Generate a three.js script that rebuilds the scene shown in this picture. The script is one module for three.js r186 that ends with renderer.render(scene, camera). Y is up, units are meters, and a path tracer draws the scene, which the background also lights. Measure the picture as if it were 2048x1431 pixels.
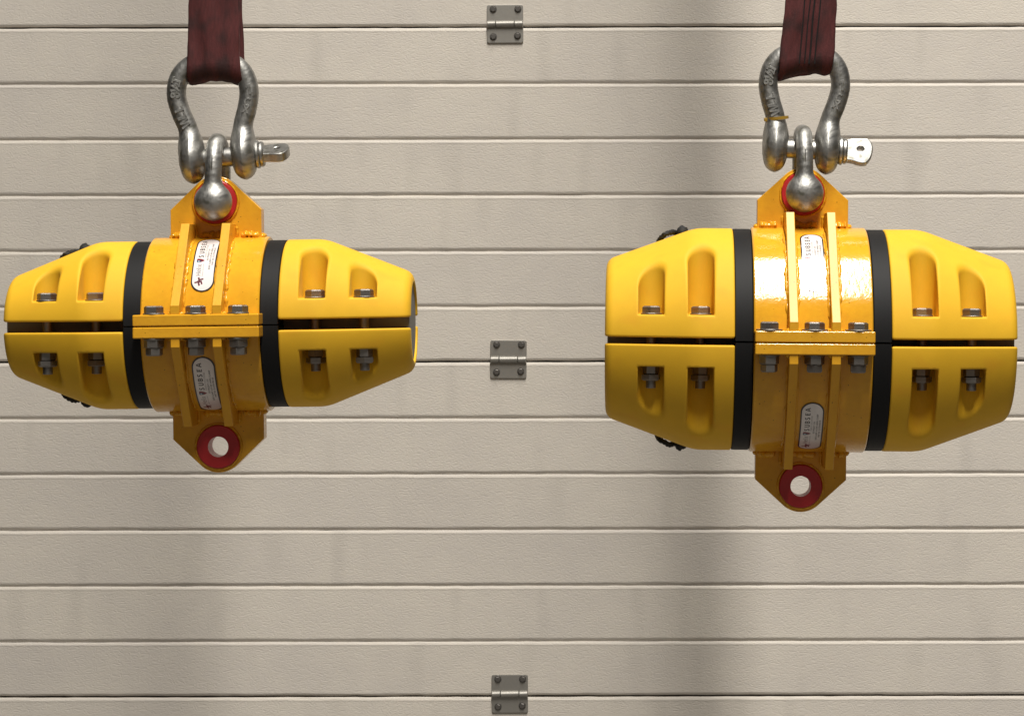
import * as THREE from 'three';
import { RoundedBoxGeometry } from 'three/addons/geometries/RoundedBoxGeometry.js';
import { mergeGeometries, toCreasedNormals as creased } from 'three/addons/utils/BufferGeometryUtils.js';
import { FontLoader } from 'three/addons/loaders/FontLoader.js';
import { TextGeometry } from 'three/addons/geometries/TextGeometry.js';
import { RectAreaLightUniformsLib } from 'three/addons/lights/RectAreaLightUniformsLib.js';

// ---------------------------------------------------------------- camera, light, exposure
// photograph 2048 x 1431; the lens axis meets it at (1237, 560); 1 px = 0.61 mm in the plane of the clamps (z = 0), 0.91 mm on the door
const S = 0.00061, PX = 1237, PY = 560, CAMD = 3.0, EYE = 1.974, DOORZ = -1.475, SD = S * (CAMD - DOORZ) / CAMD;
const scene = new THREE.Scene();
scene.background = new THREE.Color(0, 0, 0);
const camera = new THREE.PerspectiveCamera(2 * Math.atan(715.5 * S / CAMD) * 180 / Math.PI, 2048 / 1431, 0.05, 60);
camera.position.set(0, EYE, CAMD);
camera.lookAt(0, EYE, 0);
camera.setViewOffset(2048, 1431, 1024 - PX, 715.5 - PY, 2048, 1431);
camera.updateProjectionMatrix();

const renderer = new THREE.WebGLRenderer({ antialias: true });
renderer.toneMapping = THREE.LinearToneMapping;
renderer.toneMappingExposure = 1.0;
renderer.shadowMap.enabled = true;

const LAMP_Y = 8.5, LAMP_COLOR = new THREE.Color(1.0, 0.955, 0.885), LAMP_INTENSITY = [134, 132, 131, 130];
const LAMP_Z = [0.95, 2.60, 4.25, 5.90], LAMP_X = 0.63, LAMP_W = 0.42, LAMP_L = 1.6;
RectAreaLightUniformsLib.init();
LAMP_Z.forEach((z, i) => {
  const l = new THREE.RectAreaLight(LAMP_COLOR, LAMP_INTENSITY[i], LAMP_W, LAMP_L);
  l.position.set(LAMP_X, LAMP_Y, z); l.lookAt(LAMP_X, 0, z);
  scene.add(l);
});

// ---------------------------------------------------------------- helpers
const at = (px, py, z = 0) => new THREE.Vector3((px - PX) * S * (1 - z / CAMD), EYE + (PY - py) * S * (1 - z / CAMD), z);
let seed = 7;
const rnd = () => { seed = (seed * 1664525 + 1013904223) >>> 0; return seed / 4294967296; };
const used = {};
const numbered = n => { const k = used[n] = (used[n] ?? -1) + 1; return k ? `${n}_${String(k).padStart(3, '0')}` : n; };
const V = (x, y, z) => new THREE.Vector3(x, y, z);
function mesh(name, g, m, parent) {
  const o = new THREE.Mesh(g, m); o.name = parent ? name : numbered(name); o.castShadow = o.receiveShadow = true;
  (parent || scene).add(o); return o;
}
function thing(name, label, category, pos, group) {
  const o = new THREE.Group(); o.name = numbered(name); o.position.copy(pos); o.userData = { label, category };
  if (group) o.userData.group = group; scene.add(o); return o;
}
function tag(o, label, category, group) { o.userData = { label, category }; if (group) o.userData.group = group; return o; }
function structure(name, g, m) { const o = mesh(name, g, m); o.userData = { kind: 'structure' }; return o; }
const moved = (g, x, y, z) => g.translate(x, y, z);
const merge = list => mergeGeometries(list.map(g => { const h = g.index ? g.toNonIndexed() : g; for (const k of Object.keys(h.attributes)) if (!['position', 'normal', 'uv'].includes(k)) h.deleteAttribute(k); return h; }));

const toCreasedNormals = (g, a) => creased(g.scale(1000, 1000, 1000), a).scale(0.001, 0.001, 0.001);   // the addon joins corners closer than a hundredth of a unit

// hash noise, 3-D and periodic 2-D
const PERM = new Uint8Array(512); { const p = [...Array(256).keys()]; for (let i = 255; i > 0; i--) { const j = Math.floor(rnd() * (i + 1)); [p[i], p[j]] = [p[j], p[i]]; } for (let i = 0; i < 512; i++) PERM[i] = p[i & 255]; }
const fade = t => t * t * t * (t * (t * 6 - 15) + 10), mixn = (a, b, t) => a + (b - a) * t, sst = (a, b, x) => { const t = Math.min(1, Math.max(0, (x - a) / (b - a))); return t * t * (3 - 2 * t); };
function grad2(h, x, y) { const a = h * 0.0245437; return Math.cos(a) * x + Math.sin(a) * y; }
function pnoise(x, y, px, py, s = 0) {
  const xi = Math.floor(x), yi = Math.floor(y), u = x - xi, v = y - yi, a = fade(u), b = fade(v);
  const X0 = ((xi % px) + px) % px, X1 = (X0 + 1) % px, Y0 = ((yi % py) + py) % py, Y1 = (Y0 + 1) % py;
  const H = (i, j) => PERM[(PERM[(PERM[(i + s * 17) & 255] + (i >> 8) + j) & 255] + s + (j >> 8)) & 255];
  return 1.5 * mixn(mixn(grad2(H(X0, Y0), u, v), grad2(H(X1, Y0), u - 1, v), a), mixn(grad2(H(X0, Y1), u, v - 1), grad2(H(X1, Y1), u - 1, v - 1), a), b);
}
function noise3(x, y, z) {
  const xi = Math.floor(x), yi = Math.floor(y), zi = Math.floor(z), a = fade(x - xi), b = fade(y - yi), c = fade(z - zi);
  const H = (i, j, k) => PERM[(PERM[(PERM[(xi + i) & 255] + yi + j) & 255] + zi + k) & 255] / 127.5 - 1;
  return mixn(mixn(mixn(H(0, 0, 0), H(1, 0, 0), a), mixn(H(0, 1, 0), H(1, 1, 0), a), b), mixn(mixn(H(0, 0, 1), H(1, 0, 1), a), mixn(H(0, 1, 1), H(1, 1, 1), a), b), c);
}
function dataTex(w, h, f, srgb) {                                   // f(u, v) -> [r, g, b] 0..1
  const d = new Uint8Array(w * h * 4);
  for (let j = 0; j < h; j++) for (let i = 0; i < w; i++) {
    const c = f(i / w, j / h), k = (j * w + i) * 4;
    for (let q = 0; q < 3; q++) d[k + q] = Math.max(0, Math.min(255, Math.round(255 * (Array.isArray(c) ? c[q] : c))));
    d[k + 3] = 255;
  }
  const t = new THREE.DataTexture(d, w, h, THREE.RGBAFormat); t.wrapS = t.wrapT = THREE.RepeatWrapping;
  t.magFilter = THREE.LinearFilter; t.minFilter = THREE.LinearMipmapLinearFilter; t.generateMipmaps = true;
  if (srgb) t.colorSpace = THREE.SRGBColorSpace; t.needsUpdate = true; return t;
}
const scaled = (t, sx, sy) => { const c = t.clone(); c.repeat.set(sx, sy); c.needsUpdate = true; return c; };   // uv are metres

// uv in metres by the main direction of each vertex normal
function boxUV(g) {
  if (g.index) g = g.toNonIndexed();
  const p = g.attributes.position, uv = new Float32Array(p.count * 2), a = V(), b = V(), c = V();
  for (let i = 0; i < p.count; i += 3) {
    a.fromBufferAttribute(p, i); b.fromBufferAttribute(p, i + 1).sub(a); c.fromBufferAttribute(p, i + 2).sub(a); b.cross(c);
    const x = Math.abs(b.x), y = Math.abs(b.y), z = Math.abs(b.z);
    for (let k = i; k < i + 3; k++) {
      const X = p.getX(k), Y = p.getY(k), Z = p.getZ(k);
      uv[2 * k] = z >= x && z >= y ? X : x >= y ? Z : X; uv[2 * k + 1] = z >= x && z >= y ? Y : x >= y ? Y : Z;
    }
  }
  g.setAttribute('uv', new THREE.BufferAttribute(uv, 2)); return g;
}
function cylUV(g, R) { const p = g.attributes.position, uv = new Float32Array(p.count * 2); for (let i = 0; i < p.count; i++) { uv[2 * i] = p.getX(i); uv[2 * i + 1] = Math.atan2(p.getZ(i), Math.abs(p.getY(i)) + 1e-6) * R; } g.setAttribute('uv', new THREE.BufferAttribute(uv, 2)); return g; }

// smooth solids: naive surface nets over a distance function, corners pulled onto the surface
const smin = (a, b, k) => { const h = Math.max(k - Math.abs(a - b), 0) / k; return Math.min(a, b) - h * h * k * 0.25; };
const smax = (a, b, k) => -smin(-a, -b, k);
function nets(f, lo, hi, h) {
  const n = [0, 1, 2].map(i => Math.ceil((hi[i] - lo[i]) / h) + 1), [nx, ny, nz] = n, F = new Float32Array(nx * ny * nz), id = new Int32Array(nx * ny * nz).fill(-1);
  const I = (i, j, k) => (k * ny + j) * nx + i;
  for (let k = 0; k < nz; k++) for (let j = 0; j < ny; j++) for (let i = 0; i < nx; i++) F[I(i, j, k)] = f(lo[0] + i * h, lo[1] + j * h, lo[2] + k * h);
  const P = [], idx = [], C = [[0, 0, 0], [1, 0, 0], [0, 1, 0], [1, 1, 0], [0, 0, 1], [1, 0, 1], [0, 1, 1], [1, 1, 1]], E = [[0, 1], [2, 3], [4, 5], [6, 7], [0, 2], [1, 3], [4, 6], [5, 7], [0, 4], [1, 5], [2, 6], [3, 7]];
  for (let k = 0; k < nz - 1; k++) for (let j = 0; j < ny - 1; j++) for (let i = 0; i < nx - 1; i++) {
    const v = C.map(c => F[I(i + c[0], j + c[1], k + c[2])]); let m = 0; for (const q of v) if (q < 0) m++;
    if (m === 0 || m === 8) continue;
    let s = 0, x = 0, y = 0, z = 0;
    for (const [a, b] of E) if ((v[a] < 0) !== (v[b] < 0)) { const t = v[a] / (v[a] - v[b]); x += C[a][0] + t * (C[b][0] - C[a][0]); y += C[a][1] + t * (C[b][1] - C[a][1]); z += C[a][2] + t * (C[b][2] - C[a][2]); s++; }
    id[I(i, j, k)] = P.length / 3; P.push(lo[0] + (i + x / s) * h, lo[1] + (j + y / s) * h, lo[2] + (k + z / s) * h);
  }
  for (let k = 1; k < nz - 1; k++) for (let j = 1; j < ny - 1; j++) for (let i = 1; i < nx - 1; i++) {
    const a = F[I(i, j, k)] < 0;
    const quad = (p, q, r, s, flip) => { if (flip) idx.push(p, r, q, p, s, r); else idx.push(p, q, r, p, r, s); };
    if (a !== F[I(i + 1, j, k)] < 0) quad(id[I(i, j - 1, k - 1)], id[I(i, j, k - 1)], id[I(i, j, k)], id[I(i, j - 1, k)], !a);
    if (a !== F[I(i, j + 1, k)] < 0) quad(id[I(i - 1, j, k - 1)], id[I(i - 1, j, k)], id[I(i, j, k)], id[I(i, j, k - 1)], !a);
    if (a !== F[I(i, j, k + 1)] < 0) quad(id[I(i - 1, j - 1, k)], id[I(i, j - 1, k)], id[I(i, j, k)], id[I(i - 1, j, k)], !a);
  }
  const N = new Float32Array(P.length), e = h * 0.15;
  for (let i = 0; i < P.length; i += 3) for (let it = 0; it < 3; it++) {
    const x = P[i], y = P[i + 1], z = P[i + 2];
    let gx = f(x + e, y, z) - f(x - e, y, z), gy = f(x, y + e, z) - f(x, y - e, z), gz = f(x, y, z + e) - f(x, y, z - e); const L = Math.hypot(gx, gy, gz) || 1;
    gx /= L; gy /= L; gz /= L;
    if (it < 2) { const d = Math.max(-h, Math.min(h, f(x, y, z))); P[i] -= gx * d; P[i + 1] -= gy * d; P[i + 2] -= gz * d; }
    else { N[i] = gx; N[i + 1] = gy; N[i + 2] = gz; }
  }
  const g = new THREE.BufferGeometry(); g.setAttribute('position', new THREE.Float32BufferAttribute(P, 3)); g.setAttribute('normal', new THREE.BufferAttribute(N, 3)); g.setIndex(idx); return g;
}
function planarUV(g) { const p = g.attributes.position, uv = new Float32Array(p.count * 2); for (let i = 0; i < p.count; i++) { uv[2 * i] = p.getX(i) + 0.8 * p.getZ(i); uv[2 * i + 1] = p.getY(i) + 0.3 * p.getZ(i); } g.setAttribute('uv', new THREE.BufferAttribute(uv, 2)); return g; }
const capsule = (x, y, z, s) => {
  const bx = s[3] - s[0], by = s[4] - s[1], bz = s[5] - s[2], t = Math.max(0, Math.min(1, ((x - s[0]) * bx + (y - s[1]) * by + (z - s[2]) * bz) / (bx * bx + by * by + bz * bz)));
  return Math.hypot(x - s[0] - bx * t, y - s[1] - by * t, z - s[2] - bz * t) - (s[6] + (s[7] - s[6]) * t);
};
// lathe round the x axis; prof = [radius, x]
function latheX(prof, seg = 48, start = 0, len = Math.PI * 2, crease = 0.6) {
  return toCreasedNormals(new THREE.LatheGeometry(prof.map(p => new THREE.Vector2(p[0], p[1])), seg, start, len).rotateZ(-Math.PI / 2), crease);
}
// tube through points with a radius that may vary: r(t, angle)
function tube(pts, r, seg = 60, round = 10, closed = false) {
  const curve = new THREE.CatmullRomCurve3(pts, closed), g = new THREE.TubeGeometry(curve, seg, 1, round, closed), p = g.attributes.position, q = V(), c = V();
  for (let i = 0; i <= seg; i++) { curve.getPointAt(i / seg, c); for (let j = 0; j <= round; j++) { const k = i * (round + 1) + j; q.fromBufferAttribute(p, k).sub(c).setLength(typeof r === 'number' ? r : r(i / seg, j / round)).add(c); p.setXYZ(k, q.x, q.y, q.z); } }
  if (!closed) { /* ends closed by small caps */ }
  g.computeVertexNormals(); return g;
}
// hexagonal prism along y, chamfered top; r = across corners / 2, base at y = 0
function hex(r, h, turn = 0, chamfer = true) {
  const prof = [[0.0001, 0], [r, 0], [r, chamfer ? h - r * 0.13 : h], [chamfer ? r * 0.82 : r, h], [0.0001, h]];
  return toCreasedNormals(new THREE.LatheGeometry(prof.map(p => new THREE.Vector2(p[0], p[1])), 6).rotateY(turn), 0.4);
}
function disc(r, h, seg = 32, b = 0.0004) { return toCreasedNormals(new THREE.LatheGeometry([[0.0001, 0], [r - b, 0], [r, b], [r, h - b], [r - b, h], [0.0001, h]].map(p => new THREE.Vector2(p[0], p[1])), seg), 0.5); }

// ---------------------------------------------------------------- materials
const stucco = dataTex(2048, 512, (u, v) => {                        // 1.2 x 0.3 m of embossed sheet
  const wx = 0.9 * pnoise(u * 90, v * 30, 90, 30, 1), wy = 0.9 * pnoise(u * 90, v * 30, 90, 30, 2);
  const a = pnoise(u * 150 + wx, v * 90 + wy, 150, 90, 3), b = pnoise(u * 300 + wx, v * 160 + wy, 300, 160, 4), c = pnoise(u * 40, v * 10, 40, 10, 5);
  return 0.5 + 0.34 * (1 - 2 * Math.abs(a)) - 0.17 + 0.2 * b + 0.06 * c;
});
const doorTint = dataTex(1024, 512, (u, v) => {
  const n = 0.5 * pnoise(u * 5, v * 3, 5, 3, 11) + 0.3 * pnoise(u * 14, v * 9, 14, 9, 12) + 0.2 * pnoise(u * 60, v * 40, 60, 40, 13), s = Math.max(0, pnoise(u * 50, v * 3, 50, 3, 14) - 0.35);
  const k = 1 + 0.05 * n - 0.07 * s; return [0.836 * k, 0.808 * k, 0.768 * k * (1 - 0.012 * n)];
}, true);
const M = {};
M.door = new THREE.MeshStandardMaterial({ map: scaled(doorTint, 1 / 2.3, 1 / 1.15), roughness: 0.62, bumpMap: scaled(stucco, 1 / 1.2, 1 / 0.3), bumpScale: 0.00043 });
M.core = new THREE.MeshStandardMaterial({ color: new THREE.Color(0.32, 0.30, 0.27), roughness: 0.9 });
const peel = dataTex(512, 512, (u, v) => 0.5 + 0.28 * pnoise(u * 42, v * 42, 42, 42, 21) + 0.18 * pnoise(u * 90, v * 90, 90, 90, 22) + 0.2 * pnoise(u * 13, v * 13, 13, 13, 23));   // 0.2 m
const paintTint = dataTex(512, 512, (u, v) => {
  const n = 0.6 * pnoise(u * 7, v * 7, 7, 7, 24) + 0.4 * pnoise(u * 30, v * 30, 30, 30, 25), sp = pnoise(u * 70, v * 70, 70, 70, 26) > 0.83 ? 0.55 : 1, k = (1 + 0.04 * n) * sp;
  return [0.890 * k, 0.652 * k * (1 + 0.02 * n), 0.165 * k];
}, true);
M.paint = new THREE.MeshPhysicalMaterial({ map: scaled(paintTint, 1 / 0.2, 1 / 0.2), roughness: 0.15, specularIntensity: 0.75, bumpMap: scaled(peel, 1 / 0.2, 1 / 0.2), bumpScale: 0.00013 });
M.ribPaint = M.paint.clone(); M.ribPaint.roughness = 0.36; M.ribPaint.specularIntensity = 0.6;   // brushed on thickly, duller
const foamBump = dataTex(512, 512, (u, v) => 0.5 + 0.3 * pnoise(u * 120, v * 120, 120, 120, 31) + 0.3 * (rnd() - 0.5));   // 0.12 m
const foamTint = dataTex(512, 512, (u, v) => {
  const n = 0.5 * pnoise(u * 5, v * 5, 5, 5, 32) + 0.3 * pnoise(u * 17, v * 17, 17, 17, 33), g = Math.max(0, pnoise(u * 9, v * 9, 9, 9, 34) - 0.3), k = (1 + 0.035 * n + 0.02 * (rnd() - 0.5));
  return [0.925 * k, (0.718 - 0.04 * g) * k, 0.125 * k];
}, true);
M.foam = new THREE.MeshPhysicalMaterial({ map: scaled(foamTint, 1 / 0.25, 1 / 0.25), roughness: 0.72, bumpMap: scaled(foamBump, 1 / 0.12, 1 / 0.12), bumpScale: 0.00012, sheen: 0.15, sheenRoughness: 0.6, sheenColor: new THREE.Color(1, 0.85, 0.2) });
M.rubber = new THREE.MeshPhysicalMaterial({ color: new THREE.Color(0.007, 0.007, 0.0075), roughness: 0.62, specularIntensity: 0.5, bumpMap: scaled(foamBump, 1 / 0.12, 1 / 0.12), bumpScale: 0.00005 });
M.sleeve = new THREE.MeshStandardMaterial({ color: new THREE.Color(0.20, 0.19, 0.17), roughness: 0.7 });
M.red = new THREE.MeshPhysicalMaterial({ color: new THREE.Color(0.50, 0.014, 0.018), roughness: 0.45, clearcoat: 0.3, clearcoatRoughness: 0.3, bumpMap: scaled(peel, 1 / 0.1, 1 / 0.1), bumpScale: 0.0001 });
const galvR = dataTex(512, 512, (u, v) => { const a = pnoise(u * 9, v * 9, 9, 9, 41), b = pnoise(u * 34, v * 34, 34, 34, 42), c = pnoise(u * 90, v * 90, 90, 90, 43); return 0.48 + 0.08 * a + 0.08 * b + 0.06 * c; });   // 0.15 m
const galvC = dataTex(512, 512, (u, v) => {
  const a = pnoise(u * 8, v * 8, 8, 8, 44), b = pnoise(u * 30, v * 30, 30, 30, 45), d = Math.max(0, pnoise(u * 16, v * 16, 16, 16, 46) - 0.28), k = 0.67 + 0.045 * a + 0.04 * b - 0.32 * d; return [k, k * 0.995, k * (0.975 - 0.1 * d)];
}, true);
const galvB = dataTex(512, 512, (u, v) => 0.5 + 0.3 * pnoise(u * 20, v * 20, 20, 20, 47) + 0.2 * pnoise(u * 60, v * 60, 60, 60, 48));
M.galv = new THREE.MeshStandardMaterial({ map: scaled(galvC, 1 / 0.15, 1 / 0.15), metalness: 0.92, roughness: 1, roughnessMap: scaled(galvR, 1 / 0.15, 1 / 0.15), bumpMap: scaled(galvB, 1 / 0.15, 1 / 0.15), bumpScale: 0.00025 });
M.pin = new THREE.MeshStandardMaterial({ map: scaled(galvC, 1 / 0.11, 1 / 0.11), metalness: 0.95, roughness: 0.85, roughnessMap: scaled(galvR, 1 / 0.11, 1 / 0.11) });
M.bolt = new THREE.MeshStandardMaterial({ color: new THREE.Color(0.29, 0.27, 0.25), metalness: 0.9, roughness: 0.4, bumpMap: scaled(galvB, 1 / 0.05, 1 / 0.05), bumpScale: 0.0001 });
M.hinge = new THREE.MeshStandardMaterial({ color: new THREE.Color(0.37, 0.355, 0.325), metalness: 0.75, roughness: 0.48, bumpMap: scaled(galvB, 1 / 0.1, 1 / 0.1), bumpScale: 0.0001 });
M.screw = new THREE.MeshStandardMaterial({ color: new THREE.Color(0.16, 0.15, 0.14), metalness: 0.7, roughness: 0.45 });
const weave = dataTex(512, 512, (u, v) => { const x = u * 64, y = v * 96; return 0.5 + 0.22 * Math.sin(x * 6.2832) + 0.16 * Math.sin((y + 0.5 * Math.floor(x)) * 6.2832) + 0.12 * pnoise(u * 40, v * 40, 40, 40, 51); });   // 0.1 m
const slingTint = dataTex(512, 1024, (u, v) => {
  const a = pnoise(u * 4, v * 6, 4, 6, 52), b = pnoise(u * 14, v * 18, 14, 18, 53), c = pnoise(u * 60, v * 30, 60, 30, 54), d = sst(-0.1, 0.6, a + 0.5 * b);
  const k = (1 + 0.1 * c) * (1 - 0.32 * d); return [0.330 * k, 0.140 * k + 0.02 * d, 0.140 * k + 0.02 * d];
}, true);
M.sling = new THREE.MeshPhysicalMaterial({ map: scaled(slingTint, 1 / 0.16, 1 / 0.33), roughness: 0.88, bumpMap: scaled(weave, 1 / 0.1, 1 / 0.1), bumpScale: 0.0005, sheen: 0.3, sheenRoughness: 0.5, sheenColor: new THREE.Color(0.25, 0.1, 0.1) });
M.thread = new THREE.MeshStandardMaterial({ color: new THREE.Color(0.012, 0.008, 0.008), roughness: 0.9 });
M.rope = new THREE.MeshStandardMaterial({ color: new THREE.Color(0.012, 0.012, 0.012), roughness: 0.75 });
M.tie = new THREE.MeshStandardMaterial({ color: new THREE.Color(0.42, 0.25, 0.03), roughness: 0.5 });
const concrete = dataTex(512, 512, (u, v) => { const k = 0.44 + 0.05 * pnoise(u * 6, v * 6, 6, 6, 61) + 0.04 * pnoise(u * 40, v * 40, 40, 40, 62); return [k, k * 0.98, k * 0.95]; }, true);
M.floor = new THREE.MeshStandardMaterial({ map: scaled(concrete, 1 / 3, 1 / 3), roughness: 0.7 });
M.roof = new THREE.MeshStandardMaterial({ color: new THREE.Color(0.12, 0.12, 0.115), roughness: 0.8 });
M.wall = new THREE.MeshStandardMaterial({ color: new THREE.Color(0.30, 0.295, 0.28), roughness: 0.8 });
M.housing = new THREE.MeshStandardMaterial({ color: new THREE.Color(0.6, 0.6, 0.58), roughness: 0.5 });
M.diffuser = new THREE.MeshStandardMaterial({ color: new THREE.Color(0.8, 0.8, 0.8), emissive: LAMP_COLOR, emissiveIntensity: 1 });

// ---------------------------------------------------------------- the hall around it, as far as it lights and is mirrored
structure('floor', boxUV(moved(new THREE.BoxGeometry(14, 0.2, 14), 0, -0.1, 5.2)), M.floor);
structure('roof', boxUV(moved(new THREE.BoxGeometry(14, 0.2, 14), 0, 8.75, 5.2)), M.roof);
structure('back_wall', boxUV(moved(new THREE.BoxGeometry(14, 8.65, 0.2), 0, 4.325, 12.1)), M.wall);
for (const z of LAMP_Z) {
  const l = thing('ceiling_light', 'long white light fitting under the roof, above and in front of the clamps', 'light', V(LAMP_X, LAMP_Y, z), 'light fittings in a row under the roof');
  mesh('housing', moved(new RoundedBoxGeometry(LAMP_W + 0.04, 0.1, LAMP_L + 0.04, 2, 0.01), 0, 0.085, 0), M.housing, l);
  mesh('diffuser', moved(new THREE.BoxGeometry(LAMP_W, 0.012, LAMP_L), 0, 0.025, 0), M.diffuser, l);
}

// ---------------------------------------------------------------- sectional door
{
  const SEC = 669 * SD, PITCH = SEC / 6, W = 4.4, X0 = -2.4;
  const seamY = EYE + (PY - 1392) * SD;                            // the lowest seam in view
  const door = thing('sectional_door', 'cream overhead door of wide ribbed panels with embossed surface', 'door', V(X0 + W / 2, 0, DOORZ));
  door.rotation.z = 0.0018;
  // plank profile in (y, z), y up from its foot; z = 0 the face, recesses go back
  const profile = (foot, head) => {
    const pts = [], d = 0.0034;
    pts.push([foot ? 0.0018 : 0.0, foot ? -0.012 : -d]);
    if (foot) pts.push([0.0018, -0.0035]);
    for (let i = 0; i <= 8; i++) { const t = i / 8; pts.push([(foot ? 0.0022 : 0.0008) + t * (foot ? 0.005 : 0.0065), -(foot ? 0.0025 : d) * Math.pow(1 - t, 1.8)]); }
    pts.push([0.0088, 0], [0.0100, 0], [PITCH - 0.0105, 0], [PITCH - 0.0092, 0]);
    for (let i = 0; i <= 10; i++) { const t = i / 10; pts.push([PITCH - 0.0080 - (head ? 0.0012 : 0) + t * 0.0078, 0.00025 * Math.sin(Math.min(1, t * 1.6) * Math.PI) - 0.0024 * Math.pow(Math.max(0, t - 0.25) / 0.75, 2)]); }
    pts.push([PITCH - (head ? 0.0012 : 0), head ? -0.012 : -d]);
    return pts;
  };
  const plankGeo = (foot, head, du, dv) => {
    const pr = profile(foot, head), P = [], U = [], idx = [], NX = 240;
    let s = 0;
    pr.forEach((p, j) => { if (j) s += Math.hypot(p[0] - pr[j - 1][0], p[1] - pr[j - 1][1]); for (let i = 0; i <= NX; i++) { const x = -W / 2 + W * i / NX; const e = p[1] < -0.0001 ? 1 : 0; P.push(x, p[0] + e * 0.0005 * noise3(x * 45 + du * 50, j < 14 ? 1 : 5, dv * 9), p[1] + 0.0005 * noise3(x * 3 + du * 50, p[0] * 20, dv * 9) + e * 0.0004 * noise3(x * 38 + du * 30, p[0] * 300, dv * 7)); U.push(x + du, s + dv); } });
    for (let j = 0; j < pr.length - 1; j++) for (let i = 0; i < NX; i++) { const a = j * (NX + 1) + i, b = a + 1, c = a + NX + 1; idx.push(a, b, c, b, c + 1, c); }
    const g = new THREE.BufferGeometry(); g.setAttribute('position', new THREE.Float32BufferAttribute(P, 3)); g.setAttribute('uv', new THREE.Float32BufferAttribute(U, 2)); g.setIndex(idx);
    return toCreasedNormals(g, 0.9);
  };
  const first = Math.round(seamY / SEC);
  for (let k = -first; k < 6 - first; k++) {
    const sec = mesh('door_section', moved(new THREE.BoxGeometry(W - 0.002, SEC - 0.003, 0.03), 0, SEC / 2, -0.0275), M.core, door);
    sec.position.y = seamY + k * SEC;
    for (let i = 0; i < 6; i++) { const p = mesh('plank', plankGeo(i === 0, i === 5, rnd() * 1.2, rnd() * 2), M.door, sec); p.position.set(0, i * PITCH - (i ? 0.0018 : 0), 0); p.scale.y = 1 + (i === 0 ? -0.0018 : i === 5 ? 0.0018 : 0) / PITCH; }
  }
  // hinges: upper leaf with a tongue to the middle knuckle, lower leaf with the outer two
  const w = 0.0325, round = (sh, x0, y0, x1, y1, r) => { sh.moveTo(x0 + r, y0); sh.lineTo(x1 - r, y0); sh.quadraticCurveTo(x1, y0, x1, y0 + r); sh.lineTo(x1, y1 - r); sh.quadraticCurveTo(x1, y1, x1 - r, y1); sh.lineTo(x0 + r, y1); sh.quadraticCurveTo(x0, y1, x0, y1 - r); sh.lineTo(x0, y0 + r); sh.quadraticCurveTo(x0, y0, x0 + r, y0); return sh; };
  const up = new THREE.Shape(), r = 0.004;
  up.moveTo(-0.0165, -0.002); up.lineTo(0.0165, -0.002); up.lineTo(0.0165, 0.0045); up.lineTo(w - r, 0.0045); up.quadraticCurveTo(w, 0.0045, w, 0.0045 + r); up.lineTo(w, 0.035 - r); up.quadraticCurveTo(w, 0.035, w - r, 0.035); up.lineTo(-w + r, 0.035); up.quadraticCurveTo(-w, 0.035, -w, 0.035 - r); up.lineTo(-w, 0.0045 + r); up.quadraticCurveTo(-w, 0.0045, -w + r, 0.0045); up.lineTo(-0.0165, 0.0045);
  const ex = { depth: 0.0022, bevelEnabled: true, bevelSize: 0.0005, bevelThickness: 0.0005, bevelSegments: 2, curveSegments: 6 };
  const gUp = boxUV(new THREE.ExtrudeGeometry(up, ex)), gLow = boxUV(new THREE.ExtrudeGeometry(round(new THREE.Shape(), -w, -0.033, w, -0.0035, r), ex));
  const knuckle = (x0, x1) => latheX([[0.0001, x0], [0.0052, x0], [0.0060, x0 + 0.0008], [0.0060, x1 - 0.0008], [0.0052, x1], [0.0001, x1]], 24);
  const gK = [knuckle(-w, -0.0172), knuckle(-0.0166, 0.0166), knuckle(0.0172, w)];
  const gS = merge([hex(0.0052, 0.0042, 0.3).rotateX(Math.PI / 2), disc(0.0066, 0.0013, 24).rotateX(Math.PI / 2)]);
  [[1015, 49], [1020.5, 719], [1022, 1387]].forEach(([px, py], n) => {
    const hinge = new THREE.Group(); hinge.name = 'hinge'; door.add(hinge);
    hinge.position.set((px - PX) * SD - door.position.x, EYE + (PY - py) * SD, 0.0008); hinge.position.y -= 0.0018 * hinge.position.x; hinge.rotation.z = [0.004, -0.006, 0.003][n];
    mesh('upper_leaf', gUp, M.hinge, hinge); mesh('lower_leaf', gLow, M.hinge, hinge);
    for (const g of gK) mesh('knuckle', g, M.hinge, hinge).position.set(0, 0.0005, 0.0045);
    for (const [x, y] of [[-0.0215, 0.0275], [0.0235, 0.0275], [-0.0215, -0.0225], [0.0225, -0.021]]) { const s = mesh('screw', gS, M.screw, hinge); s.position.set(x, y, 0.0026); s.rotation.z = rnd() * 2; }
  });
}

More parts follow.
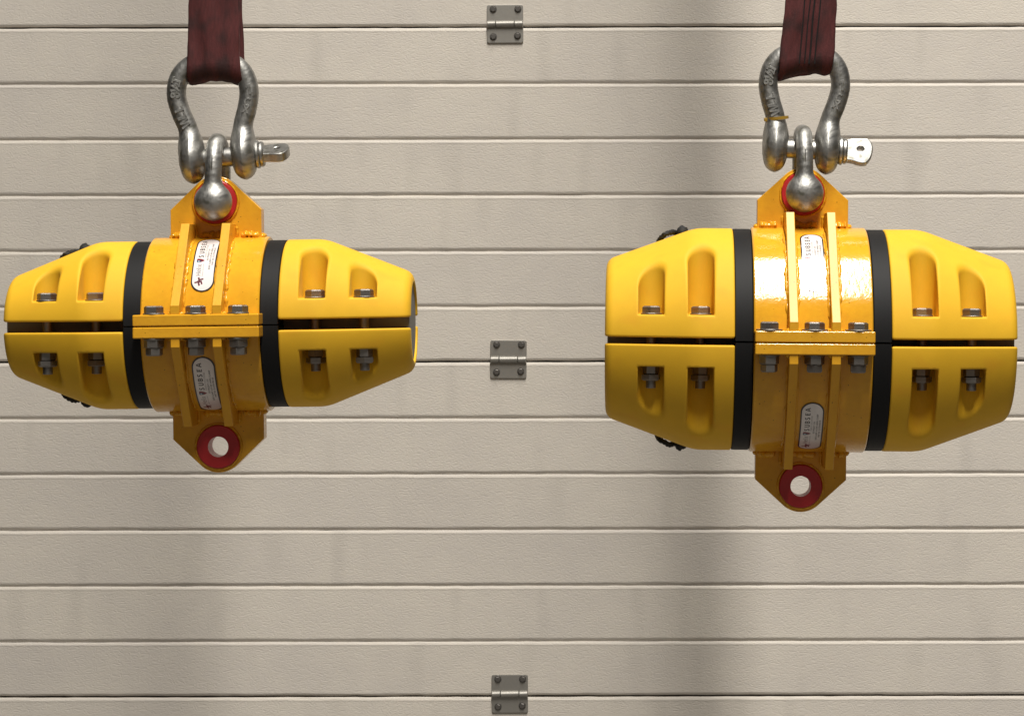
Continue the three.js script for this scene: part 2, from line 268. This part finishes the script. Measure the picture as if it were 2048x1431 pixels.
// ---------------------------------------------------------------- label printing
function labelTexture() {
  const c = document.createElement('canvas'); c.width = 1024; c.height = 300; const x = c.getContext('2d');
  x.fillStyle = '#0c0a0a'; x.fillRect(0, 0, 1024, 300);
  const stad = (x0, y0, x1, y1) => { const r = (y1 - y0) / 2; x.beginPath(); x.arc(x0 + r, y0 + r, r, Math.PI / 2, Math.PI * 1.5); x.lineTo(x1 - r, y0); x.arc(x1 - r, y0 + r, r, -Math.PI / 2, Math.PI / 2); x.closePath(); };
  x.fillStyle = '#e9e4e2'; stad(16, 16, 1008, 284); x.fill();
  // emblem of three slanted strokes
  x.fillStyle = '#5a1526'; x.save(); x.translate(140, 100); x.scale(1.25, 1.25); x.rotate(-0.25);
  for (const [a, b, w, h] of [[-48, -12, 60, 18], [-12, -44, 18, 60], [-14, 0, 62, 18], [8, 10, 18, 44], [-40, 18, 44, 16]]) x.fillRect(a, b, w, h);
  x.restore();
  x.fillStyle = '#3c3234'; x.font = '84px sans-serif'; x.fillText('Helix', 218, 118);
  x.fillStyle = '#8a8486'; x.font = '22px sans-serif'; x.fillText('ENERGY SOLUTIONS', 216, 150);
  // shield
  x.beginPath(); x.moveTo(440, 52); x.quadraticCurveTo(475, 40, 508, 52); x.quadraticCurveTo(512, 110, 474, 150); x.quadraticCurveTo(436, 110, 440, 52); x.closePath(); x.fillStyle = '#7c1f2b'; x.fill();
  x.beginPath(); x.moveTo(440, 52); x.quadraticCurveTo(458, 44, 474, 46); x.lineTo(474, 110); x.quadraticCurveTo(446, 108, 440, 52); x.closePath(); x.fillStyle = '#23506a'; x.fill();
  x.beginPath(); x.arc(462, 72, 12, 0, 7); x.fillStyle = '#b9cfdb'; x.fill();
  x.fillStyle = '#2a2426'; x.font = 'bold 92px sans-serif'; let px = 528; for (const ch of 'SUBSEA') { x.fillText(ch, px, 126); px += 71; }
  x.fillStyle = '#6c666a'; x.font = '31px sans-serif'; x.fillText('ENERGY SOLUTIONS', 530, 160);
  x.fillStyle = '#2a2426'; x.font = 'bold 30px sans-serif'; x.fillText('SES PROJECT: 233', 470, 194);
  x.fillText('BORE CLAMP: 6.35 MK UMBIL CLAMP', 318, 230);
  x.fillText('PART NO: FJ-2739-002-03', 392, 264);
  const t = new THREE.CanvasTexture(c); t.colorSpace = THREE.SRGBColorSpace; t.anisotropy = 8; return t;
}
M.label = new THREE.MeshPhysicalMaterial({ map: labelTexture(), roughness: 0.3, clearcoat: 0.8, clearcoatRoughness: 0.12 });
M.labelEdge = new THREE.MeshStandardMaterial({ color: new THREE.Color(0.01, 0.009, 0.009), roughness: 0.5 });
// a thin plate bent round the shell between two angles (degrees up from the front); cut = flat lower end
function labelPlate(R, a0, a1, w, cut) {
  const L = (a1 - a0) * Math.PI / 180 * R, N = 64, P = [], U = [], idx = [], h = 0.0007, rad = w / 2, P2 = [];
  for (let i = 0; i <= N; i++) {
    const s = L * i / N, a = a0 * Math.PI / 180 + s / R, e = Math.min(cut && s < L / 2 ? 9 : s, L - s), rr = cut && s < L / 2 ? Math.min(rad, rad - 0.004 + Math.min(0.004, s)) : e < rad ? Math.sqrt(Math.max(0, rad * rad - (rad - e) ** 2)) : rad;
    for (const q of [-1, 1]) { P.push(q * rr, (R + h) * Math.sin(a), (R + h) * Math.cos(a)); P2.push(q * rr, R * Math.sin(a), R * Math.cos(a)); U.push(s / L, (rad - q * rr) / w); }
    if (i) { const k = 2 * i - 2; idx.push(k, k + 1, k + 3, k, k + 3, k + 2); }
  }
  const top = new THREE.BufferGeometry(); top.setAttribute('position', new THREE.Float32BufferAttribute(P, 3)); top.setAttribute('uv', new THREE.Float32BufferAttribute(U, 2)); top.setIndex(idx); top.computeVertexNormals();
  const E = [], ei = []; for (let i = 0; i <= N; i++) for (const q of [0, 1]) { const k = (2 * i + q) * 3; E.push(...P.slice(k, k + 3), ...P2.slice(k, k + 3)); }
  for (let i = 0; i < N; i++) for (const q of [0, 1]) { const k = 4 * i + 2 * q; ei.push(k, k + 1, k + 4, k + 1, k + 5, k + 4); }
  ei.push(0, 1, 2, 1, 3, 2);
  const side = new THREE.BufferGeometry(); side.setAttribute('position', new THREE.Float32BufferAttribute(E, 3)); side.setIndex(ei); side.computeVertexNormals();
  return [top, side];
}

// ---------------------------------------------------------------- clamps
function weld(pts, r, seg) { const o = rnd() * 50; return planarUV(tube(pts, (t, a) => r * Math.max(0.02, Math.sqrt(Math.min(1, 14 * Math.min(t, 1 - t)))) * (0.85 + 0.06 * Math.sin(t * seg * 1.9) + 0.55 * noise3(t * seg * 0.33 + o, a * 2, o)), seg, 8)); }
function clamp(c) {
  const { r, rb, cone, gap, zp, lugDx, lugY, edgeY, fw, half, label } = c;
  const root = thing('subsea_clamp', label, 'clamp', c.pos);
  root.rotation.set(0, c.yaw || 0, c.roll);
  // foam end bumper, upper right one; the others are turned copies
  const [xa, ra, xb, rc] = cone, cl = Math.hypot(xb - xa, rc - ra), cn = [(ra - rc) / cl, (xb - xa) / cl], xs = 0.0915, xe = 0.2445;
  const pocket = (x, y, z, xc) => { const dz = z - zp, ax = Math.abs(x - xc), s = dz > 0 ? ax - 0.0153 : Math.hypot(ax, dz) - 0.0153; return smax(s, 0.0305 - y, 0.0012); };
  const f = (x, y, z) => {
    const rho = Math.hypot(y, z); let d = smax(rho - rb, (x - xa) * cn[0] + (rho - ra) * cn[1], 0.004);
    d = smax(d, x - xe, 0.010); d = smax(d, xs - x, 0.003); d = smax(d, gap / 2 - y, 0.0025); d = smax(d, c.bore - rho, 0.002);
    z = Math.abs(z); const kp = 0.0018 + 0.005 * sst(0.3 * rb, 0.9 * rb, y);
    d = smax(d, -pocket(x, y, z, 0.131), kp); return smax(d, -pocket(x, y, z, 0.1895), kp);
  };
  const bump = cylUV(nets(f, [xs - 0.005, -0.004, -rb - 0.005], [xe + 0.005, rb + 0.006, rb + 0.005], 0.0019), rb);
  for (const [n, rx, ry] of [[0, 0, 0], [1, 0, Math.PI], [2, Math.PI, 0], [3, Math.PI, Math.PI]]) { const o = mesh('end_bumper', bump, M.foam, root); o.rotation.set(rx, ry, 0); }
  // black rubber bands
  const rB = rb - 0.0004;
  const band = latheX([[c.bore, 0.0702], [rB - 0.001, 0.0702], [rB, 0.0712], [rB, 0.0905], [rB - 0.001, 0.0913], [c.bore, 0.0913]], 72, Math.PI + 0.008, Math.PI - 0.016);
  cylUV(band, rb);
  for (const [rx, ry] of [[0, 0], [0, Math.PI], [Math.PI, 0], [Math.PI, Math.PI]]) mesh('rubber_band', band, M.rubber, root).rotation.set(rx, ry, 0);
  mesh('inner_sleeve', latheX([[0.0001, -xe + 0.003], [c.bore - 0.002, -xe + 0.003], [c.bore - 0.001, -xe + 0.005], [c.bore - 0.001, xe - 0.004], [c.bore - 0.002, xe - 0.0025], [0.0001, xe - 0.0025]], 64), M.sleeve, root);
  // steel half shells
  const shellG = cylUV(latheX([[r - 0.01, -half], [r - 0.0015, -half], [r, -half + 0.0015], [r, half - 0.0015], [r - 0.0015, half], [r - 0.01, half], [r - 0.01, -half]], 96, Math.PI + 0.004, Math.PI - 0.008), r);
  const ft = 0.0132, fz = r + c.fout, flangeG = boxUV(moved(new RoundedBoxGeometry(fw * 2, ft, c.fout + 0.009, 3, 0.0016), 0, ft / 2 + 0.0006, (fz + r - 0.009) / 2));
  const rt = 0.0052, Ro = r + c.fout - 0.0025, ytop = c.ribTop, ribShape = new THREE.Shape();
  const i0 = Math.asin((ft - 0.001) / (r - 0.002)), zl = 0.008, i1 = Math.acos(zl / (r - 0.002));
  ribShape.moveTo(Ro, ft - 0.001); ribShape.lineTo(Ro, 0.024); ribShape.lineTo(c.ribZ, ytop);   // straight sloping front edge
  ribShape.lineTo(zl, ytop);
  for (let i = 0; i <= 28; i++) { const a = i1 + (i0 - i1) * i / 28; ribShape.lineTo((r - 0.002) * Math.cos(a), (r - 0.002) * Math.sin(a)); }
  const ribG = boxUV(moved(new THREE.ExtrudeGeometry(ribShape, { depth: rt * 2 - 0.0014, bevelEnabled: true, bevelSize: 0.0007, bevelThickness: 0.0007, bevelSegments: 2 }), 0, 0, -rt + 0.0007).rotateY(-Math.PI / 2));
  const lw = 0.0545, R = 0.0308, lug = new THREE.Shape();
  { const k = lugY - edgeY, L = Math.hypot(lw, k), t = Math.acos(R / L) + Math.atan2(-k, lw), yb = Math.sqrt((r - 0.006) ** 2 - lw * lw);
    lug.moveTo(-lw, yb); lug.lineTo(lw, yb); lug.lineTo(lw, edgeY);
    for (let i = 0; i <= 24; i++) { const a = t + (Math.PI - 2 * t) * i / 24; lug.lineTo(R * Math.cos(a), lugY + R * Math.sin(a)); }
    lug.lineTo(-lw, edgeY); lug.lineTo(-lw, yb);
    const h = new THREE.Path(); h.absarc(0, lugY, 0.0262, 0, Math.PI * 2, true); lug.holes.push(h); }
  const lugG = boxUV(moved(new THREE.ExtrudeGeometry(lug, { depth: 0.022, bevelEnabled: true, bevelSize: 0.0008, bevelThickness: 0.001, bevelSegments: 2, curveSegments: 40 }), 0, 0, -0.011));
  const ringG = moved(boxUV(latheX([[0.0124, -0.0165], [0.0252, -0.0165], [0.0262, -0.0155], [0.0262, 0.0155], [0.0252, 0.0165], [0.0124, 0.0165], [0.0124, -0.0165]], 64).rotateY(-Math.PI / 2)), 0, lugY, 0);
  const ring = (x, y, z, rad, n = 40) => Array.from({ length: n }, (_, i) => V(x + rad * Math.cos(i / n * 6.2832), y + rad * Math.sin(i / n * 6.2832), z));
  const arc = (x, rad, b0, b1, n = 18) => Array.from({ length: n }, (_, i) => { const a = b0 + (b1 - b0) * i / (n - 1); return V(x, rad * Math.sin(a), rad * Math.cos(a)); });
  const onShell = (x, z) => V(x, Math.sqrt(r * r - z * z) + 0.001, z);
  for (const [k, rx] of [[0, 0], [1, Math.PI]]) {
    const shell = mesh('steel_half_shell', shellG, M.paint, root); shell.rotation.x = rx;
    for (const s of [0, Math.PI]) mesh('flange_plate', flangeG, M.paint, shell).rotation.y = s;
    for (const [x, s] of [[-0.0245, 0], [0.0245, 0], [-0.0245, Math.PI], [0.0245, Math.PI]]) { const o = mesh('rib', ribG, M.ribPaint, shell); o.position.x = x; o.rotation.y = s; }
    mesh('lug_plate', lugG, M.paint, shell).position.x = lugDx;
    mesh('red_ring', ringG, M.red, shell).position.x = lugDx;
    // the side of the turned lower half that faces the camera is its own z < 0
    const fz1 = k ? -1 : 1, beads = [];
    for (const x of [-0.0245, 0.0245]) for (const s of [-1, 1]) beads.push(weld(arc(x + s * (rt + 0.0012), r, 0.2, 1.28).map(p => V(p.x, p.y, p.z * fz1)), k ? 0.0018 : 0.0024, 70));
    for (const [x0, x1] of [[-0.053, -0.031], [-0.018, 0.018], [0.031, 0.053]]) beads.push(weld([0, 1, 2, 3, 4].map(i => { const p = onShell(lugDx + x0 + (x1 - x0) * i / 4, 0.0135 * fz1); p.y += 0.0015 + 0.0012 * (rnd() - 0.5); return p; }), 0.0052, 26));
    for (const s of [-1, 1]) beads.push(weld([0, 1, 2].map(i => onShell(lugDx + s * (lw + 0.0015), (0.012 - 0.012 * i) * fz1)), 0.0035, 10));
    beads.push(planarUV(tube(ring(lugDx, lugY, 0.0125 * fz1, 0.0275), (t, a) => 0.0016 * (1 + 0.5 * noise3(t * 40, a * 2, 3 * k + r * 90)), 120, 8, true)));
    for (const x of [-0.0245, 0.0245]) for (const s of [-1, 1]) beads.push(weld([V(x + s * (rt + 0.001), ytop - 0.022, 0.0125 * fz1), V(x + s * (rt + 0.0015), ytop - 0.008, 0.0125 * fz1), V(x + s * (rt + 0.001), ytop - 0.002, 0.0125 * fz1)], 0.0024, 12));
    for (const x of [-0.0245, 0.0245]) for (const s of [-1, 1]) beads.push(weld([V(x + s * (rt + 0.001), ft + 0.001, (r - 0.001) * fz1), V(x + s * (rt + 0.0015), ft + 0.0012, (r + 0.011) * fz1), V(x + s * (rt + 0.001), ft + 0.001, (r + c.fout - 0.003) * fz1)], 0.0026, 14));
    mesh('weld_beads', merge(beads), M.paint, shell);
    const [b0, b1, cut] = c.labels[k], [face, edge] = labelPlate(r + 0.0002, b0, b1, 0.0275, cut);
    const plate = mesh('label_plate', face, M.label, root); plate.position.x = c.labelX; mesh('label_edge', edge, M.labelEdge, plate);
  }
  // flange bolts: head and washer above, nuts below
  const zb = r + c.fout * 0.52, hr = 0.0118;
  for (const x of c.boltX) {
    const b = mesh('flange_bolt', merge([moved(hex(hr, 0.0085, rnd()), 0, ft + 0.0024, 0), moved(disc(0.0058, 0.050), 0, -0.0335, 0)]), M.bolt, root); b.position.set(x, 0, zb);
    mesh('washer', moved(disc(c.washer, 0.0018), 0, ft + 0.0006, 0), M.bolt, b);
    mesh('washer', moved(disc(0.0125, 0.0018), 0, -ft - 0.0026, 0), M.bolt, b);
    mesh('nut', moved(hex(hr, 0.0098, rnd()).rotateX(Math.PI), 0, -ft - 0.0026, 0), M.bolt, b);
    mesh('nut', moved(hex(0.0100, 0.0085, rnd()).rotateX(Math.PI), 0, -ft - 0.0126, 0), M.bolt, b);
  }
  // bumper bolts in their pockets
  for (const x of [-0.1895, -0.131, 0.131, 0.1895]) {
    const b = mesh('bumper_bolt', merge([moved(hex(hr, 0.0082, rnd()), 0, 0.0325, 0), moved(disc(0.0059, 0.090), 0, -0.0565, 0)]), M.bolt, root); b.position.set(x, 0, zp + 0.002);
    mesh('washer', moved(disc(0.0127, 0.0018), 0, 0.0306, 0), M.bolt, b);
    mesh('nut', moved(hex(0.0098, 0.0098, rnd()).rotateX(Math.PI), 0, -0.0306, 0), M.bolt, b);
    mesh('nut', moved(hex(0.0118, 0.007, rnd()).rotateX(Math.PI), 0, -0.0405, 0), M.bolt, b);
  }
  // black cord loops on the rear of the left bumpers
  for (const s of [1, -1]) {
    const x0 = c.loopX, rho = ra - (ra - rc) * (Math.abs(x0) - xa) / (xb - xa), pts = [], N = 14;
    for (let i = 0; i < N; i++) { const a = i / N * 6.2832; pts.push(V(x0 + 0.0115 * Math.cos(a) + 0.001, s * (rho - 0.0005 + 0.0075 * Math.sin(a) + c.loopUp + 0.42 * 0.0115 * Math.cos(a)), -0.018 - 0.010 * Math.sin(a * 2 + 1) )); }
    pts.forEach(p => { p.y += 0.001 * noise3(p.x * 300, p.y * 300, 4); });
    const g = tube(pts, (t, a) => 0.0031 * (1 + 0.16 * Math.sin(t * 120 + a * 12.6)), 120, 10, true);
    const knot = moved(new THREE.SphereGeometry(0.0075, 20, 14), x0 + 0.019, s * (rho + 0.0075), -0.02), kp = knot.attributes.position;
    for (let i = 0; i < kp.count; i++) kp.setY(i, kp.getY(i) + 0.0016 * noise3(kp.getX(i) * 400, kp.getY(i) * 400, kp.getZ(i) * 400));
    mesh('cord_loop', merge([g, knot]), M.rope, root);
  }
  return root;
}
const LC = at(428, 648), RC = at(1613, 679);
clamp({ pos: LC, roll: 0.0125, r: 0.1062, rb: 0.102, cone: [0.138, 0.102, 0.236, 0.063], gap: 0.0128, zp: 0.060, bore: 0.048, lugDx: 0.0055, lugY: 0.1485, edgeY: 0.139, ribTop: 0.121, ribZ: 0.053, fw: 0.0738, half: 0.070, fout: 0.027, boltX: [-0.051, -0.002, 0.048], washer: 0.0128, labels: [[22, 74], [-74, -20, true]], labelX: 0.002, loopX: -0.180, loopUp: -0.003,
  label: 'slimmer yellow clamp with steeply tapered ends, hanging from the shackle without a cable tie' });
clamp({ pos: RC, roll: -0.008, yaw: -0.014, r: 0.1368, rb: 0.1350, cone: [0.137, 0.135, 0.237, 0.0985], gap: 0.0082, zp: 0.090, bore: 0.080, lugDx: -0.0064, lugY: 0.1775, edgeY: 0.1695, ribTop: 0.153, ribZ: 0.062, fw: 0.0693, half: 0.0695, fout: 0.030, boltX: [-0.0525, 0, 0.0505], washer: 0.0155, labels: [[25.5, 68], [-71, -31]], labelX: 0.001, loopX: -0.171, loopUp: -0.001,
  label: 'thicker, blunt-ended yellow clamp with a bright reflection, hanging below the yellow cable tie' });

// ---------------------------------------------------------------- shackles
const q = S;                                                          // profile numbers below are photograph pixels
function bowField(path, eyeX, eyeR, eyeT, k = 0.010, round = 1.5) {
  const segs = []; for (let i = 0; i + 1 < path.length; i++) segs.push([path[i][0], path[i][1], 0, path[i + 1][0], path[i + 1][1], 0, path[i][2], path[i + 1][2]]);
  return (x, y, z) => {
    let d = 1; for (const s of segs) { const e = capsule(x, y, z, s); d = d > 0.5 ? e : smin(d, e, 0.002); }
    const ax = Math.abs(x) - eyeX, rr = Math.hypot(y, z), e = round ? smax(rr - eyeR, Math.abs(ax) - eyeT, eyeT * round) : (Math.hypot(rr / eyeR, ax / eyeT) - 1) * eyeT;
    return smin(d, e, k);
  };
}
function smoothPath(ctrl, n) { const c = new THREE.CatmullRomCurve3(ctrl.map(p => V(p[0], p[1], p[2]))), out = []; for (let i = 0; i <= n; i++) { const p = c.getPoint(i / n); out.push([p.x, p.y, p.z]); } return out; }   // third number = radius
const bigCtrl = []; { const L = [[-51, 0, 20.5], [-52, 30, 19.5], [-55, 62, 18.5], [-66, 95, 18.5], [-72.5, 130, 18.5], [-65, 163, 18.5], [-43, 186, 18.5], [0, 198, 18.5]]; for (const p of L) bigCtrl.push(p.map(v => v * q)); for (const p of L.slice(0, -1).reverse()) bigCtrl.push([-p[0] * q, p[1] * q, p[2] * q]); }
const bigPath = smoothPath(bigCtrl, 44);
const bigBow = planarUV(nets(bowField(bigPath, 52 * q, 50 * q, 23.5 * q, 0.010, 1.5), [-0.064, -0.034, -0.034], [0.064, 0.138, 0.034], 0.0017));
const smallCtrl = []; { const z = 0.034, L = [[-z, 0, 0.0098], [-z - 0.001, 0.018, 0.0098], [-z, 0.040, 0.0098], [-z * 0.84, 0.058, 0.0098], [-z * 0.48, 0.070, 0.0098], [0, 0.0745, 0.0098]]; for (const p of L) smallCtrl.push(p); for (const p of L.slice(0, -1).reverse()) smallCtrl.push([-p[0], p[1], p[2]]); }
const smallBow = planarUV(nets(bowField(smoothPath(smallCtrl, 30), 0.0340, 0.0229, 0.0190, 0.006, 0), [-0.058, -0.026, -0.026], [0.058, 0.088, 0.026], 0.0015).rotateY(Math.PI / 2));

const font = await new FontLoader().loadAsync('fonts/droid/droid_sans_bold.typeface.json');
function embossed(text, size, t0, step, mirrored) {                    // letters stand on the front of the bow, one by one along it
  const out = []; let t = t0;
  const c = new THREE.CatmullRomCurve3(bigPath.map(p => V(p[0], p[1], 0)));
  for (const ch of text) {
    if (ch !== ' ') {
      const g = new TextGeometry(ch, { font, size, depth: 0.0024, curveSegments: 3, bevelEnabled: true, bevelSize: 0.0002, bevelThickness: 0.0004, bevelSegments: 1 });
      g.computeBoundingBox(); const b = g.boundingBox; g.translate(-(b.min.x + b.max.x) / 2, -size / 2, 0);
      const p = c.getPoint(t), d = c.getTangent(t); g.rotateZ(mirrored ? Math.atan2(d.y, d.x) + Math.PI / 2 : Math.atan2(d.y, d.x));
      out.push(boxUV(g.translate(p.x, p.y, 18.5 * q - 0.0016)));
    }
    t += ch === ' ' ? step * 0.7 : step;
  }
  return out;
}
const marks = merge([...embossed('WLL', 0.0112, 0.170, 0.029), ...embossed('8½T', 0.0112, 0.285, 0.030), ...embossed('1', 0.0125, 0.715, 0.02, true), ...embossed('CX', 0.0095, 0.765, 0.030, true)]);
function pinGeo() {                                                    // along x, tab at +x turned separately
  const shaft = latheX([[0.0001, -77 * q], [15 * q, -77 * q], [17.5 * q, -74.5 * q], [18.5 * q, -50 * q], [19.5 * q, -40 * q], [19.5 * q, 73 * q], [19.5 * q, 74 * q], [26 * q, 75 * q], [28 * q, 77 * q], [28 * q, 81 * q], [26 * q, 83 * q], [24 * q, 83.5 * q], [25.5 * q, 85 * q], [25.5 * q, 89 * q], [23 * q, 92 * q], [0.0001, 92 * q]], 48, 0, Math.PI * 2, 0.5);
  const s = new THREE.Shape(); s.moveTo(86 * q, -19 * q); s.lineTo(104 * q, -21 * q); s.quadraticCurveTo(120 * q, -27 * q, 129 * q, -24 * q); s.quadraticCurveTo(140 * q, -13 * q, 140 * q, 4 * q); s.quadraticCurveTo(140 * q, 17 * q, 131 * q, 24 * q); s.lineTo(104 * q, 23 * q); s.lineTo(86 * q, 19 * q);
  const h = new THREE.Path(); h.absellipse(118 * q, 3 * q, 8.5 * q, 7 * q, 0, Math.PI * 2, true); s.holes.push(h);
  const tab = boxUV(moved(new THREE.ExtrudeGeometry(s, { depth: 14 * q, bevelEnabled: true, bevelSize: 2.5 * q, bevelThickness: 2.5 * q, bevelSegments: 4, curveSegments: 20 }), 0, 0, -7 * q));
  return [planarUV(shaft), tab];
}
const [pinShaft, pinTab] = pinGeo();
function bigShackle(px, py, roll, yaw, tabTurn, label) {
  const o = thing('bow_shackle', label, 'shackle', at(px, py), 'grey steel bow shackles');
  o.rotation.set(0, yaw, roll);
  const bow = mesh('bow', bigBow, M.galv, o); mesh('embossed_marks', marks, M.galv, bow);
  const pin = mesh('pin', pinShaft, M.pin, o); mesh('pin_eye', pinTab, M.pin, pin).rotation.x = tabTurn;
  return o;
}
bigShackle(436, 315, 0.085, 0.04, -1.12, 'grey bow shackle in the sling, its pin eye turned edge-on, no cable tie');
bigShackle(1602.5, 298, -0.05, -0.03, -0.30, 'grey bow shackle in the sling with a yellow cable tie round one leg');
function smallShackle(px, py, label, roll) {
  const o = thing('lifting_shackle', label, 'shackle', at(px, py), 'shackles through the clamp lugs');
  o.rotation.z = roll;
  const bow = mesh('bow', smallBow, M.galv, o);
  const seam = [...Array(9)].map((_, i) => V(0, 0.018 + i * 0.0052, 0.0343 + 0.0097 + (i > 5 ? -0.0010 * (i - 5) ** 2 : 0)));
  mesh('parting_seam', planarUV(tube(seam, 0.0007, 30, 6)), M.galv, bow);
  const dome = planarUV(latheX([[0.0001, -0.047], [0.011, -0.047], [0.0121, -0.045], [0.0121, 0.044], [0.0001, 0.044]], 48, 0, Math.PI * 2, 0.7).rotateY(-Math.PI / 2));
  mesh('pin', dome, M.pin, o);
  return o;
}
smallShackle(435, 405, 'smaller shackle through the red-ringed upper lug of the slimmer clamp', 0.0);
smallShackle(1605.5, 388, 'smaller shackle through the red-ringed upper lug of the thicker clamp', 0.0);

// ---------------------------------------------------------------- cable tie on the right shackle
{
  const c = at(1555.5, 236), rx = 20.2 * q, rz = 20.2 * q, P = [], idx = [], N = 56, w = 0.0036, t = 0.0012;
  for (let i = 0; i < N; i++) { const a = i / N * 6.2832; for (const [u, v] of [[0, -1], [1, -1], [1, 1], [0, 1]]) { const k = 1 + u * t / rx; P.push(rx * k * Math.cos(a), v * w / 2 + 0.0006 * Math.sin(a), rz * k * Math.sin(a)); } }
  for (let i = 0; i < N; i++) for (let j = 0; j < 4; j++) { const a = i * 4 + j, b = i * 4 + (j + 1) % 4, n = ((i + 1) % N) * 4; idx.push(a, n + j, b, b, n + j, n + (j + 1) % 4); }
  const g = new THREE.BufferGeometry(); g.setAttribute('position', new THREE.Float32BufferAttribute(P, 3)); g.setIndex(idx);
  const o = thing('cable_tie', 'yellow plastic cable tie round a leg of the grey bow shackle', 'cable tie', c); o.rotation.z = 0.09; o.rotation.x = 0.12;
  mesh('strap', toCreasedNormals(g, 0.6), M.tie, o);
  const head = mesh('locking_head', new RoundedBoxGeometry(0.0052, 0.0044, 0.0058, 2, 0.0008), M.tie, o); head.position.set(-rx - 0.002, -0.0004, 0.003);
}

// ---------------------------------------------------------------- slings
function sling(opt) {
  const { px, bottom, w0, w1, lean, tilt, label } = opt;
  const base = at(px, bottom), o = thing('webbing_sling', label, 'sling', base, 'red webbing slings');
  const T = 0.0085, RAD = 0.0165, top = 8.62 - base.y, path = [];     // centre line in (y, z), lowest point of the loop at y = T / 2
  const cy = T / 2 + RAD, n1 = 150;
  const ys = []; for (let i = 0; i <= n1; i++) { const t = i / n1; ys.push(cy + (top - cy) * Math.pow(t, 2.4)); }
  for (let i = n1; i >= 1; i--) path.push([ys[i], RAD, 0, 1]);
  for (let i = 0; i <= 20; i++) { const a = Math.PI * i / 20; path.push([cy - RAD * Math.sin(a), RAD * Math.cos(a), -Math.sin(a), Math.cos(a)]); }
  for (let i = 1; i <= n1; i++) path.push([ys[i], -RAD, 0, -1]);
  const K = 18, ring = [];                                             // rounded strip: front edge to edge, then the back
  for (let i = 0; i <= K; i++) ring.push([-1 + 2 * i / K, 1]); for (let i = K; i >= 0; i--) ring.push([-1 + 2 * i / K, -1]);
  const P = [], U = [], idx = [], m = ring.length; let s = 0;
  path.forEach((p, j) => {
    if (j) s += Math.hypot(p[0] - path[j - 1][0], p[1] - path[j - 1][1]);
    const low = sst(0.30, 0.0, p[0]), back = p[3] < 0 ? 1 : 0, w = (w0 + (w1 - w0) * sst(0.12, 0.02, p[0])) * S / 2 * (1 + 0.55 * sst(0.13, 0.55, p[0])) + 0.0012 * noise3(s * 22, back * 5, opt.seed);
    ring.forEach(([u, side]) => {
      const edge = Math.abs(u), th = T / 2 * Math.pow(1 - Math.pow(edge, 6) * 0.75, 1), sag = -0.0055 * u * u * sst(0.06, 0.0, p[0]);
      const wob = 0.0022 * noise3(u * 2.2 + opt.seed, s * 16, back * 7 + side) * (0.4 + low) + 0.0012 * noise3(u * 5, s * 40, opt.seed + side);
      const x = u * w * (1 + 0.02 * (side > 0 ? 1 : -1) * noise3(s * 30, 2, opt.seed)) + lean * p[0] * (p[0] < 0.4 ? 1 : 0.4 / p[0]) + 0.0009 * noise3(s * 60, u * 2, opt.seed + 9);
      const nrm = side * th + wob;
      P.push(x, p[0] + p[2] * nrm + sag + tilt * u * sst(0.09, 0.0, p[0]), p[1] + p[3] * nrm); U.push(u * w + 0.05, s);
    });
  });
  for (let j = 0; j < path.length - 1; j++) for (let i = 0; i < m; i++) { const a = j * m + i, b = j * m + (i + 1) % m, c = a + m, d = b + m; idx.push(a, c, b, b, c, d); }
  const g = new THREE.BufferGeometry(); g.setAttribute('position', new THREE.Float32BufferAttribute(P, 3)); g.setAttribute('uv', new THREE.Float32BufferAttribute(U, 2)); g.setIndex(idx); g.computeVertexNormals();
  mesh('webbing', g, M.sling, o);
  for (const [x, r] of opt.stitch || []) {
    const pts = []; for (let i = 0; i <= 30; i++) { const y = 0.012 + 0.55 * i / 30; pts.push(V(x * S + lean * Math.min(y, 0.4) + 0.0005 * noise3(y * 30, x, 1), y, RAD + T / 2 + 0.0007)); }
    mesh('stitch_line', planarUV(tube(pts, r, 120, 6)), M.thread, o);
  }
}
sling({ px: 431.5, bottom: 163, w0: 101, w1: 104, lean: -0.005, tilt: 0.0, seed: 3.3, label: 'plain dark red webbing sling through the shackle of the slimmer clamp' });
sling({ px: 1608, bottom: 150, w0: 97, w1: 105, lean: 0.09, tilt: 0.004, seed: 8.1, stitch: [[-14, 0.0009], [-3, 0.0008], [6, 0.0012], [17, 0.001]], label: 'dark red webbing sling with black stitch lines, above the thicker clamp' });

renderer.render(scene, camera);
